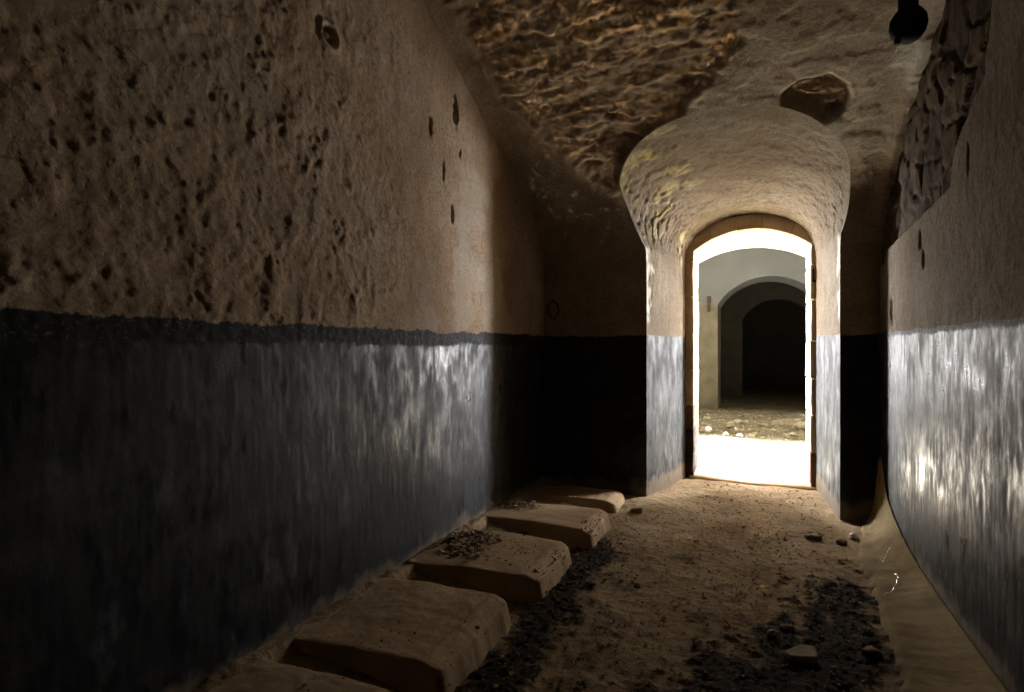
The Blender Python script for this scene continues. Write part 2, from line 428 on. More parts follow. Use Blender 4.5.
    for nm, sel in (('wall_far', keepf & (qmid < split)), ('ceiling', keepf & (qmid >= split))):
        v, qd, at = compact(P.reshape(-1, 3), grid_quads(n, m, sel), attrs)
        o = link(nm, np_mesh(nm, v, qd, at), M_vault)
        tag(o, kind='structure')

# polygons in (X, Q): Q is the height up the wall and on over the vault
RUBBLE_VAULT = [(-1.573, 4.30), (-1.545, 3.916), (-1.505, 3.543), (-1.333, 3.246), (-1.225, 2.888), (-0.977, 2.617), (-0.80, 2.50),
                (-0.60, 2.60), (-0.366, 3.20), (-0.176, 3.42), (-0.087, 3.627), (-0.05, 4.30)]
RUBBLE_SPOT = [(0.141, 3.20), (0.224, 3.275), (0.36, 3.275), (0.455, 3.19), (0.485, 3.11), (0.45, 2.992), (0.363, 2.927), (0.24, 3.0), (0.145, 3.10)]
PALE_1 = [(0.66, 3.42), (0.74, 3.48), (0.80, 3.40), (0.80, 3.18), (0.72, 3.15)]
PALE_2 = [(-0.432, 3.56), (-0.343, 3.80), (-0.30, 3.76), (-0.36, 3.56)]

# ------------------------------------------------------------------ passage
def build_passage():
    ny = 110
    P = np.zeros((NP, ny, 3)); T = np.linspace(0, 1, ny)
    for j in range(NP):
        yy = (Y_FRAME + 0.03) + (yend[j] - (Y_FRAME + 0.03)) * T
        P[j, :, 0] = np.interp(-yy, -ys, secs[:, j, 0]); P[j, :, 2] = np.interp(-yy, -ys, secs[:, j, 1]); P[j, :, 1] = yy
        P[j, -1] = contour[j]
    # finer along the section
    R = 3
    jj = np.linspace(0, NP - 1, (NP - 1) * R + 1); j0 = np.minimum(jj.astype(int), NP - 2); f = (jj - j0)[:, None, None]
    P = P[j0] * (1 - f) + P[j0 + 1] * f
    n = P.shape[0]
    du = np.gradient(P, axis=0); dv = np.gradient(P, axis=1)
    N = np.cross(du, dv); N /= np.linalg.norm(N, axis=-1, keepdims=True) + 1e-9
    cen = np.array([-0.05, 0, 1.2]); flip = np.sum(N * (cen - P) * np.array([1, 0, 1]), -1) < 0
    N[flip] *= -1
    X, Y, Z = P[..., 0], P[..., 1], P[..., 2]
    end = np.minimum(sstep(0.0, 0.10, 1 - np.broadcast_to(T, X.shape)), sstep(0, 0.05, np.broadcast_to(T, X.shape)))
    up = sstep(1.9, 2.1, Z)
    h = (0.35 + 0.65 * up) * (0.006 * sstep(-0.05, 0.06, fbm(X, Y, Z, 6, 4)) + 0.004 * fbm(X, Y, Z, 20, 4))
    h += up * 0.007 * fbm(X, Y * 1.0, Z, 38, 3)
    lf = sstep(-0.30, -0.55, X) * sstep(1.85, 2.15, Z) + sstep(0.45, -0.1, np.hypot((X + 0.72) / 0.5, (Y - 4.2) / 0.8)) * up
    lf = np.clip(lf, 0, 1) * sstep(-0.15, 0.15, fbm(X, Y, Z, 6, 4) + 0.15)
    he, idd = stone_field(X * 1.2 + Z, Y, 5, 11, 3.1)
    h += lf * (0.014 * he * (0.3 + idd) + 0.012 * fbm(X, Y, Z, 14, 4) - 0.012)
    # crumbled arris of the left jamb below the springing
    h -= 0.012 * sstep(0.75, 1.0, np.broadcast_to(T, X.shape)) * sstep(-0.5, -0.7, X) * sstep(1.3, 1.5, Z) * sstep(0.0, 0.2, fbm(X, Y, Z, 12, 3))
    P = P + N * (h * end)[..., None]
    attrs = {'stone': 0.55 * lf, 'stone_id': idd, 'pale': 0.8 * sstep(0.9, 1.0, np.broadcast_to(T, X.shape) + 0.2 * fbm(X, Y, Z, 9, 3)) * sstep(1.3, 1.5, Z) * sstep(2.15, 1.9, Z),
             'moss': lf * sstep(0.55, 0.85, idd) * he * (0.15 + 0.6 * sstep(-0.08, 0.12, fbm(X, Y, Z, 22, 4)))}
    v = P.reshape(-1, 3); q = grid_quads(n, ny)
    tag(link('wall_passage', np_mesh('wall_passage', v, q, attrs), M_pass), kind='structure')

# ------------------------------------------------------------------ side walls
def build_left():
    ya = np.concatenate([np.linspace(YREAR - 0.05, 0.6, 60), np.linspace(0.6, YB + 0.03, 460)[1:]])
    za = np.concatenate([np.linspace(-0.1, 1.15, 70), np.linspace(1.15, 3.1, 245)[1:], np.linspace(3.1, 3.7, 12)[1:]])
    Y, Z = np.meshgrid(ya, za, indexing='ij'); X = np.full_like(Y, XL)
    up = sstep(1.24, 1.32, Z)
    right = sstep(1.7, 2.8, Y + 0.35 * fbm(X, Y, Z, 1.3, 3))                # smoother towards the far end
    n1 = fbm(X, Y, Z, 3.2, 5, 0.58); n2 = fbm(X, Y + 9, Z, 8.0, 5, 0.6); n3 = fbm(X, Y, Z + 5, 26, 3)
    peel = sstep(-0.06, 0.09, n1 + 0.3 * n2)
    peel2 = sstep(0.03, 0.20, n2 - 0.1 * n1)
    h = up * (1 - 0.80 * right) * (0.006 * peel + 0.003 * peel2 + 0.007 * n2 + 0.006 * n3)
    ridge = 1 - np.abs(fbm(X, Y, Z, 6.0, 4)) * 6
    h += up * (1 - 0.85 * right) * 0.0025 * np.clip(ridge, 0, 1)
    f1, f2, idd = worley(Y * 9 + 0.25 * perlin(Y * 9, Z * 9, 1.0), Z * 7)
    pits = sstep(0.17, 0.05, f1) * (idd > 0.9)
    h -= up * pits * 0.003
    f1, f2, idd = worley(Y * 38 + 0.5 * perlin(Y * 9, Z * 9, 4.0), Z * 22)
    h -= up * sstep(0.25, 0.08, f1) * (idd > 0.93) * 0.0022 * sstep(-0.1, 0.15, fbm(X, Y, Z, 2.0, 2))
    # holes: old fixings in the plaster
    for (y0, z0, ry, rz, d) in ((2.934, 2.60, 0.030, 0.10, 0.035), (2.905, 1.985, 0.022, 0.055, 0.022), (2.99, 2.38, 0.012, 0.03, 0.018),
                                (2.66, 2.42, 0.020, 0.07, 0.014), (2.80, 2.22, 0.016, 0.05, 0.014), (1.30, 2.03, 0.012, 0.014, 0.02)):
        r = np.hypot((Y - y0 + 0.02 * fbm(X, Y, Z, 12, 3)) / ry, (Z - z0) / rz) + 0.9 * fbm(X, Y, Z, 30, 3)
        h -= d * sstep(1.1, 0.6, r)
    r = np.hypot(Y - 1.85, Z - 2.51) / 0.055 + 0.15 * fbm(X, Y, Z, 20, 2)
    h += 0.010 * np.exp(-((r - 1.0) / 0.22) ** 2) - 0.022 * sstep(0.85, 0.55, r) + 0.012 * sstep(0.45, 0.2, r)
    pale = 0.35 * sstep(1.9, 1.0, r) * sstep(0.6, 0.9, r)
    low = (1 - up)
    h += low * (0.003 * fbm(X, Y, Z * 0.6, 7, 4) + 0.0012 * fbm(X, Y * 3, Z * 0.4, 16, 3))
    h += 0.012 * fbm(X, Y, Z, 0.9, 2)
    h += 0.003 * sstep(1.19, 1.23, Z) * sstep(1.31, 1.28, Z) * (0.4 + 2 * fbm(X, Y, Z, 26, 3))      # thick tar bead
    P = np.stack([X + h, Y, Z], -1)
    pale = pale + 0.35 * sstep(0.02, 0.14, fbm(X, Y, Z + 3, 2.2, 4) - 0.04) * sstep(2.0, 2.9, Y) * up
    attrs = {'stone': 0.2 * up * (1 - right) * (1 - peel), 'stone_id': np.clip(0.5 + 1.2 * n2, 0, 1), 'pale': np.clip(pale * 0.6, 0, 1), 'moss': 0 * h}
    tag(link('wall_left', np_mesh('wall_left', P.reshape(-1, 3), grid_quads(*Y.shape)[:, ::-1], attrs), M_left), kind='structure')

RUBBLE_RIGHT = [(4.6, 1.74), (4.30, 1.75), (4.20, 1.825), (2.95, 1.895), (2.9, 2.03), (2.55, 2.2), (2.5, 2.44), (2.42, 2.75), (2.3, 3.4), (4.6, 3.4)]
def build_right():
    ya = np.concatenate([np.linspace(YREAR - 0.05, 1.9, 50), np.linspace(1.9, YB + 0.03, 280)[1:]])
    za = np.linspace(-0.1, 3.7, 330)
    Y, Z = np.meshgrid(ya, za, indexing='ij'); X = np.full_like(Y, XR)
    up = sstep(1.24, 1.32, Z)
    sd = poly_sd(Y, Z, RUBBLE_RIGHT)
    wb = 0.05 * fbm(X, Y, Z, 6, 4) * sstep(1.9, 2.1, Z)
    stone = sstep(0.012, -0.012, sd + wb)
    he, idd = stone_field(Y + 0.1 * fbm(X, Y, Z, 4, 3), Z + 0.06 * fbm(X + 3, Y, Z, 5, 3), 3.4, 6.5, 6.2)
    h = 0.003 * fbm(X, Y, Z, 9, 4) + up * 0.004 * fbm(X, Y, Z, 22, 4)
    h += 0.0022 * (1 - up) * fbm(X, Y * 4, Z * 0.35, 9, 4)
    # vertical knocks in the plaster
    for (y0, z0, ry, rz, d) in ((3.42, 1.74, 0.035, 0.05, 0.02), (3.36, 1.64, 0.03, 0.05, 0.02), (2.72, 1.93, 0.012, 0.07, 0.02), (4.08, 1.42, 0.05, 0.10, 0.015)):
        r = np.hypot((Y - y0) / ry, (Z - z0) / rz) + 0.4 * fbm(X, Y, Z, 15, 3)
        h -= d * sstep(1.1, 0.6, r)
    h = (1 - stone) * h + stone * (-0.045 + 0.016 * he * (0.3 + idd) + 0.030 * fbm(X, Y, Z, 5, 5))
    P = np.stack([X - h, Y, Z], -1)
    attrs = {'stone': stone, 'stone_id': idd, 'pale': 0 * h, 'moss': 0 * h}
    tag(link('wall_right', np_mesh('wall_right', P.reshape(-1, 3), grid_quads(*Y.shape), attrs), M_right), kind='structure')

def box_mesh(name, lo, hi, bevel=0.0, jit=0.0, seg=2, sub=0, seed=0):
    bm = bmesh.new()
    bmesh.ops.create_cube(bm, size=1)
    lo, hi = Vector(lo), Vector(hi)
    for v in bm.verts:
        v.co = Vector([lo[i] + (v.co[i] + 0.5) * (hi[i] - lo[i]) for i in range(3)])
    if bevel: bmesh.ops.bevel(bm, geom=bm.edges[:], offset=bevel, segments=seg, affect='EDGES', profile=0.5)
    if sub: bmesh.ops.subdivide_edges(bm, edges=bm.edges[:], cuts=sub, use_grid_fill=True)
    if jit:
        co = np.array([v.co[:] for v in bm.verts]) + seed * 3.7
        for k in range(3):
            d = fbm(co[:, 0], co[:, 1] + 5 * k, co[:, 2] - 3 * k, 14, 3)
            for v, x in zip(bm.verts, d): v.co[k] += x * jit
    me = bpy.data.meshes.new(name); bm.to_mesh(me); bm.free()
    return me

# ------------------------------------------------------------------ floor
def floor_h(X, Y):
    h = 0.010 * fbm(X, Y, 0.5, 1.6, 3) + 0.012 * fbm(X, Y, 3.5, 7, 5, 0.6)
    h = h + (0.065 * np.clip((-0.95 - X) / 0.5, 0, 1) + 0.042 * sstep(-1.54, -1.60, X + 0.02 * fbm(X, Y, 0.1, 6, 2))) * (Y < 4.45)
    m = mulch_mask(X, Y)
    h = h + m * (0.006 + 0.014 * np.abs(fbm(X, Y, 8.5, 20, 4)) * 2)
    h = h + 0.007 * np.clip(fbm(X, Y, 1.5, 30, 3), -0.2, 1)
    h = h + 0.05 * np.exp(-(((X + 0.85) / 0.25) ** 2 + ((Y - 4.4) / 0.5) ** 2)) * 0.5
    return h
def mulch_mask(X, Y):
    n = fbm(X, Y, 1.0, 4.0, 4); n2 = fbm(X, Y, 6.0, 15.0, 3)
    a = sstep(0.17, 0.05, np.abs(X + 0.86) + 0.20 * n + 0.12 * n2) * sstep(3.8, 3.2, Y)
    b = sstep(0.08, -0.14, poly_sd(X, Y, [(-0.50, 1.0), (-0.36, 1.95), (-0.12, 2.42), (0.12, 2.8), (0.28, 3.2), (0.52, 3.5), (0.56, 2.6), (0.5, 1.0)]) + 0.45 * n + 0.30 * n2)
    c = 0.45 * sstep(0.14, 0.30, n + 0.5 * n2) * sstep(4.2, 3.0, Y)
    return np.clip(np.maximum(np.maximum(a, b), c), 0, 1)

def build_floor():
    xa = np.linspace(XL - 0.08, XR + 0.08, 215)
    ya = np.concatenate([np.linspace(YREAR - 0.05, 0.8, 40), np.linspace(0.8, 5.6, 430)[1:]])
    X, Y = np.meshgrid(xa, ya, indexing='ij')
    Z = floor_h(X, Y) - 0.012 * sstep(5.2, 5.4, Y)
    P = np.stack([X, Y, Z], -1)
    tag(link('floor', np_mesh('floor', P.reshape(-1, 3), grid_quads(*X.shape), {'mulch': mulch_mask(X, Y)}), M_dirt), kind='structure')

# ------------------------------------------------------------------ slabs
SLABS = [  # wall-near Y, aisle-near Y, wall-far Y, aisle-far Y, aisle X, top z
    (0.76, 0.82, 1.490, 1.500, -0.965, 0.125),
    (1.555, 1.605, 2.235, 2.255, -0.945, 0.122),
    (2.365, 2.42, 3.05, 2.995, -0.905, 0.122),
    (3.225, 3.17, 3.67, 3.72, -0.865, 0.120),
    (3.94, 3.93, 4.30, 4.33, -0.895, 0.095),
]
SLAB_LABELS = [
    'dusty concrete slab cut off by the bottom edge, nearest of the row along the black wall',
    'broad dusty concrete slab with smooth top, second nearest along the black wall',
    'dusty concrete slab with a crumbly heap of plaster on it beside the wall',
    'pale lit concrete slab with dark open gap before it, fourth along the wall',
    'small half-shaded concrete slab in the dark corner at the end of the row',
]
def slab_height(u, v, W, D, top, seed):
    """u across from the wall (0..W), v along (0..D): rounded block"""
    r = 0.07
    du = W - u; dv = np.minimum(v, D - v)
    cx = np.maximum(r - du, 0); cy = np.maximum(r - dv, 0)
    d = np.where((du < r) & (dv < r), r - np.hypot(cx, cy), np.minimum(du, dv))
    side = sstep(0.0, 0.04, d)
    soft = 0.036 * (1 - sstep(0.0, 0.11, du)) + 0.009 * (1 - sstep(0, 0.06, dv))
    return -0.04 + (top + 0.04 - soft) * side

def build_slabs():
    for k, (y0, y1, y2, y3, xa_, top) in enumerate(SLABS):
        W = xa_ - (XL + 0.012); n, m = 84, 84
        s = np.concatenate([np.linspace(0, 0.8, 50), np.linspace(0.8, 1, 35)[1:]])
        tt = np.concatenate([np.linspace(0, 0.14, 25), np.linspace(0.14, 0.86, 40)[1:], np.linspace(0.86, 1, 25)[1:]])
        S, T = np.meshgrid(s, tt, indexing='ij')
        u = S * W; ya = y0 + (y1 - y0) * S; yb = y2 + (y3 - y2) * S
        Y = ya + (yb - ya) * T; X = XL + 0.012 + u
        D = yb - ya
        Z = slab_height(u, (Y - ya), W, D, top, k)
        on = sstep(-0.03, top * 0.7, Z)
        Z = Z + on * (0.006 * fbm(X, Y, k * 3.1, 5, 3) + 0.004 * fbm(X, Y, k + 0.7, 22, 4)) - 0.015 * on * np.clip((-1.3 - X) / 0.3, 0, 1)
        j = 0.012 * fbm(X * 0, Y, k + 4.0, 9, 3) * S
        X = X + j * (S > 0.5); Y = Y + 0.010 * fbm(X, Y * 0, k + 9.0, 7, 3) * sstep(0.0, 0.1, S)
        c = np.array([(XL + xa_) / 2, (y0 + y2) / 2, 0])
        P = np.stack([X, Y, Z], -1).reshape(-1, 3) - c
        q = grid_quads(*X.shape)
        nv = len(P); NI, MI = X.shape
        rim = [i * MI for i in range(NI)] + [(NI - 1) * MI + j_ for j_ in range(1, MI)] + [i * MI + MI - 1 for i in range(NI - 2, -1, -1)] + [j_ for j_ in range(MI - 2, 0, -1)]
        low = P[rim].copy(); low[:, 2] = -0.06
        P2 = np.concatenate([P, low]); L = len(rim)
        sk = np.array([[rim[i], nv + i, nv + (i + 1) % L, rim[(i + 1) % L]] for i in range(L)])
        me = np_mesh('concrete_slab', P2, np.concatenate([q, sk]))
        o = link('concrete_slab', me, M_slab); o.location = c
        tag(o, SLAB_LABELS[k], 'slab', 'row of low slabs along the left wall')
def slab_z(x, y):
    for k, (y0, y1, y2, y3, xa_, top) in enumerate(SLABS):
        W = xa_ - (XL + 0.012); u = x - XL - 0.012; S = u / W
        if not 0 <= S <= 1: continue
        ya = y0 + (y1 - y0) * S; yb = y2 + (y3 - y2) * S
        if ya < y < yb:
            return float(slab_height(np.array(u), np.array(y - ya), W, yb - ya, top, k)) - 0.015 * min(max((-1.3 - x) / 0.3, 0), 1)
    return None

# ------------------------------------------------------------------ chips and leaf litter
def chips(name, spots, mat, size, lift=0.004, thick=0.35):
    V, F = [], []
    for (x, y, z) in spots:
        s = size * math.exp(random.gauss(0, 0.45)); a = random.random() * 6.28
        k = random.choice((4, 5, 5, 6))
        tilt = np.array([random.gauss(0, 0.3), random.gauss(0, 0.3)])
        b = len(V); el = random.uniform(0.5, 1.0)
        ring = []
        for i in range(k):
            an = a + i * 6.283 / k + random.gauss(0, 0.15); r = s * random.uniform(0.6, 1.1)
            px, py = r * math.cos(an - a), r * el * math.sin(an - a)
            dx, dy = px * math.cos(a) - py * math.sin(a), px * math.sin(a) + py * math.cos(a)
            ring.append((x + dx, y + dy, z + lift + abs(tilt[0]) * s * 0.5 + tilt[0] * dx + tilt[1] * dy))
        th = s * thick
        V += ring + [(p[0], p[1], p[2] + th) for p in ring]
        cx = sum(p[0] for p in ring) / k; cy = sum(p[1] for p in ring) / k; cz = sum(p[2] for p in ring) / k
        V += [(cx, cy, cz), (cx, cy, cz + th * 1.3)]
        for i in range(k):
            j = (i + 1) % k
            F += [(b + i, b + j, b + k + j, b + k + i), (b + k + i, b + k + j, b + 2 * k + 1, b + 2 * k + 1)]
            F += [(b + j, b + i, b + 2 * k, b + 2 * k)]
    me = bpy.data.meshes.new(name)
    me.from_pydata(V, [], [tuple(dict.fromkeys(f)) for f in F]); me.update()
    return link(name, me, mat, smooth=False)

def build_litter():
    def place(pts):
        pts = np.asarray(pts, float)
        z = floor_h(pts[:, 0], pts[:, 1])
        out = []
        for (x, y), f in zip(pts, z):
            sz = slab_z(x, y); out.append((x, y, max(float(f), sz if sz is not None else -9)))
        return out
    def by_mask(n):
        c = np.stack([rng.uniform(-1.0, 0.50, n * 12), rng.uniform(0.9, 4.2, n * 12)], 1)
        m = mulch_mask(c[:, 0], c[:, 1]) ** 1.5
        c = c[(rng.random(len(c)) < m) & (c[:, 0] < bank_x(c[:, 1]) - 0.03)]
        return c[:n]
    def anyw(n):
        c = np.stack([rng.uniform(-0.95, 0.55, n * 2), rng.uniform(1.0, 5.25, n * 2)], 1)
        return c[(c[:, 0] < bank_x(c[:, 1]) - 0.03) & ((c[:, 1] < 4.3) | (np.abs(c[:, 0]) < 0.42))][:n]
    def heap(n, cx, cy, sx, sy):
        return np.stack([np.clip(rng.normal(cx, sx, n), XL + 0.05, -0.95), rng.normal(cy, sy, n)], 1)
    o = chips('leaf_litter', place(by_mask(4200)), M_leafd, 0.0042, 0.001)
    tag(o, 'dark dead leaves and dirt lying along the slabs and across the floor', 'leaf litter', kind='stuff')
    o = chips('earth_crumbs', place(anyw(2600)), M_dirt, 0.005)
    tag(o, 'brown earth crumbs strewn over the trodden floor', 'earth crumbs', kind='stuff')
    o = chips('plaster_crumbs', place(heap(420, -1.47, 2.80, 0.07, 0.08)) + place(heap(150, -1.42, 2.62, 0.06, 0.05)), M_litter, 0.009, 0.004)
    tag(o, 'crumbly brown plaster flakes heaped on the third slab by the wall', 'plaster crumbs', kind='stuff')
    o = chips('plaster_flakes', place(heap(200, -1.48, 3.58, 0.07, 0.07)), M_litter, 0.008, 0.004)
    tag(o, 'brown plaster flakes at the wall end of the fourth slab', 'plaster crumbs', kind='stuff')
    o = chips('dirt_clumps', place(heap(50, -1.3, 1.75, 0.12, 0.14)) + place(heap(30, -1.2, 1.2, 0.1, 0.1)) + place(heap(110, -1.2, 2.7, 0.2, 0.15)), M_leafd, 0.0036, 0.002)
    tag(o, 'small dark crumbs scattered on tops of the nearer slabs', 'dirt crumbs', kind='stuff')

# ------------------------------------------------------------------ loose stones
def stone_mesh(name, size, seed, flat=0.6, facet=0.25):
    bm = bmesh.new(); bmesh.ops.create_icosphere(bm, subdivisions=3, radius=1)
    co = np.array([v.co[:] for v in bm.verts])
    d = 1 + facet * fbm(co[:, 0] + seed * 7.1, co[:, 1] - seed * 3.3, co[:, 2] + seed, 1.2, 3) * 2
    # cut a few facets
    r_ = np.random.default_rng(seed + 100)
    for _ in range(7):
        nrm = r_.normal(size=3); nrm /= np.linalg.norm(nrm)
        lim = r_.uniform(0.6, 0.9); dd = co @ nrm
        over = np.maximum(dd * d - lim, 0); co2 = co * d[:, None] - nrm * over[:, None]
        d = np.linalg.norm(co2, axis=1); co = co2 / d[:, None]
    co = co * d[:, None]
    co *= np.array(size) * 0.5
    for v, c in zip(bm.verts, co): v.co = c
    me = bpy.data.meshes.new(name); bm.to_mesh(me); bm.free(); return me

def flake_mesh(name, size, seed):
    r_ = np.random.default_rng(seed); bm = bmesh.new(); n = 9
    a = np.sort(r_.uniform(0, 6.283, n)); r = r_.uniform(0.36, 0.52, n)
    ring = [bm.verts.new((size[0] * r[i] * math.cos(a[i]), size[1] * r[i] * math.sin(a[i]), 0)) for i in range(n)]
    f = bm.faces.new(ring)
    e = bmesh.ops.extrude_face_region(bm, geom=[f]); vs_ = [v for v in e['geom'] if isinstance(v, bmesh.types.BMVert)]
    for v in vs_:
        v.co.z = size[2] * (1 + 0.5 * v.co.x / size[0] + r_.uniform(-.15, .15)); v.co.x *= 0.9; v.co.y *= 0.9
    bmesh.ops.recalc_face_normals(bm, faces=bm.faces)
    bmesh.ops.bevel(bm, geom=bm.edges[:], offset=size[2] * 0.15, segments=1, affect='EDGES')
    me = bpy.data.meshes.new(name); bm.to_mesh(me); bm.free(); return me

def stone(name, x, y, z, size, seed, mat, label, cat='stone', group=None, rot=0.0):
    flat_ = size[2] < 0.28 * size[0]
    o = link(name, flake_mesh(name, size, seed) if flat_ else stone_mesh(name, size, seed), mat, smooth=not flat_)
    if flat_: z -= size[2] * 0.45
    o.location = (x, y, z); o.rotation_euler = (0, 0, rot)
    return tag(o, label, cat, group)

# ------------------------------------------------------------------ arch walls beyond the door
def arch_curve(xl, xr, zs, zc, n=28, e=2.0):
    cx, hw = (xl + xr) / 2, (xr - xl) / 2
    rise = zc - zs; R = (hw * hw + rise * rise) / (2 * rise); zo = zc - R
    pts = []
    for i in range(n + 1):
        x = xl + (xr - xl) * i / n
        pts.append((x, zo + math.sqrt(max(R * R - (x - cx) ** 2, 0))))
    return pts

def arch_wall(name, x0, x1, z0, z1, ya, yb, xl, xr, zs, zc, mat, mat2=None, rear=None):
    arc = [(xl, z0)] + arch_curve(xl, xr, zs, zc) + [(xr, z0)]
    arcb = arc if rear is None else [(rear[0], z0)] + arch_curve(*rear) + [(rear[1], z0)]
    V, F, MI = [], [], []
    def quad(a, b, c, d, mi=0):
        i = len(V); V.extend([a, b, c, d]); F.append((i, i + 1, i + 2, i + 3)); MI.append(mi)
    for yy, ar in ((ya, arc), (yb, arcb)):
        quad((x0, yy, z0), (ar[0][0], yy, z0), (ar[0][0], yy, ar[1][1]), (x0, yy, ar[1][1]), 0)
        quad((ar[-1][0], yy, z0), (x1, yy, z0), (x1, yy, ar[-2][1]), (ar[-1][0], yy, ar[-2][1]), 0)
        quad((x0, yy, ar[1][1]), (ar[1][0], yy, ar[1][1]), (ar[1][0], yy, z1), (x0, yy, z1), 1)
        quad((ar[-2][0], yy, ar[-2][1]), (x1, yy, ar[-2][1]), (x1, yy, z1), (ar[-2][0], yy, z1), 1)
        for p, q in zip(ar[1:-2], ar[2:-1]):
            quad((p[0], yy, p[1]), (q[0], yy, q[1]), (q[0], yy, z1), (p[0], yy, z1), 1)
    for i in range(len(arc) - 1):
        p, q = arc[i], arc[i + 1]; pb, qb = arcb[i], arcb[i + 1]
        quad((p[0], ya, p[1]), (q[0], ya, q[1]), (qb[0], yb, qb[1]), (pb[0], yb, pb[1]), 0 if i in (0, len(arc) - 2) else 1)
    quad((x0, ya, z1), (x1, ya, z1), (x1, yb, z1), (x0, yb, z1), 1)
    me = bpy.data.meshes.new(name); me.from_pydata(V, [], F); me.update()
    o = link(name, me, mat, smooth=False)
    me.materials.append(mat2 or mat)
    me.polygons.foreach_set('material_index', MI)
    return tag(o, kind='structure')

def panel(name, lo, hi, mat):
    return tag(link(name, box_mesh(name, lo, hi), mat, smooth=False), kind='structure')

def build_beyond():
    # wall that carries the door, seen from the yard
    arch_wall('wall_yard_near', -4.5, 4.5, -0.1, 8.1, 5.56, 5.88, -0.585, 0.47, 2.10, 2.36, M_facade)
    arch_wall('wall_yard_far', -4.5, 4.5, -0.1, 4.6, 11.0, 12.0, -0.65, 1.07, 1.98, 2.47, M_facade, M_grey)
    panel('wall_yard_left', (-4.7, 5.4, -0.1), (-4.5, 12, 8.1), M_facade)
    panel('wall_yard_right', (4.5, 5.4, -0.1), (4.7, 12, 8.1), M_facade)
    panel('wall_light_baffle', (-4.6, SH1, 2.62), (4.6, SH1 + 0.15, 8.1), M_grey)  # added unseen partition, keeps lamp light off the far wall
    panel('ceiling_yard', (-4.6, SH1, 4.62), (4.6, 12.1, 4.75), M_grey)
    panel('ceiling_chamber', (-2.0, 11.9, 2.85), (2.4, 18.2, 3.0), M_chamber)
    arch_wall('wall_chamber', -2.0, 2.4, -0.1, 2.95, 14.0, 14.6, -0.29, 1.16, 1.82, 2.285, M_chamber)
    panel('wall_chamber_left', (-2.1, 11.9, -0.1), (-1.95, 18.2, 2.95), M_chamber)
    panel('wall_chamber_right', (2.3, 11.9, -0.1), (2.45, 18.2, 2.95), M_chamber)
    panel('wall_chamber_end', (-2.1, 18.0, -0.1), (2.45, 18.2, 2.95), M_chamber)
    xa = np.linspace(-4.6, 4.6, 300); ya = np.concatenate([np.linspace(5.5, 11.5, 300), np.linspace(11.5, 18.1, 40)[1:]])
    X, Y = np.meshgrid(xa, ya, indexing='ij')
    Z = 0.012 * fbm(X, Y, 0.5, 1.6, 3) + 0.006 * fbm(X, Y, 3.5, 7, 4) - 0.006
    Z += 0.03 * sstep(7.6, 8.6, Y) * (fbm(X, Y, 2.2, 6, 4) + 0.15) + 0.05 * sstep(7.8, 9.5, Y)
    tag(link('ground', np_mesh('ground', np.stack([X, Y, Z], -1).reshape(-1, 3), grid_quads(*X.shape), {'earth': sstep(7.55, 7.95, Y + 0.35 * X * 0.4 + 0.5 * fbm(X, Y, 3.0, 2.5, 5))}), M_yard), kind='structure')  # earth mask begins where the daylight patch ends

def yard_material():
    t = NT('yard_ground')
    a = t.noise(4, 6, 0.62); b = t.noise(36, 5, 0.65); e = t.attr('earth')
    lit_strip = t.ramp(a, [(0.3, (0.19, 0.17, 0.135)), (0.5, (0.27, 0.25, 0.21)), (0.7, (0.33, 0.31, 0.27))])  # daylight patch partly put into colour: pale strip, darker soil beyond
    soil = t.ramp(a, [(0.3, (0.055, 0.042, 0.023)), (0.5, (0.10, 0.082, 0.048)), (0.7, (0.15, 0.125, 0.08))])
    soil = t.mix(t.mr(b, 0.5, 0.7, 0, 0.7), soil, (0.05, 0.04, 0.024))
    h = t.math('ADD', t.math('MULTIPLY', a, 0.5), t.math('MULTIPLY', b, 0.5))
    return t.done(t.mix(e, lit_strip, soil), 0.95, t.bump(h, 0.7, 0.015), spec=0.05)
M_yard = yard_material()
SH1 = 7.40

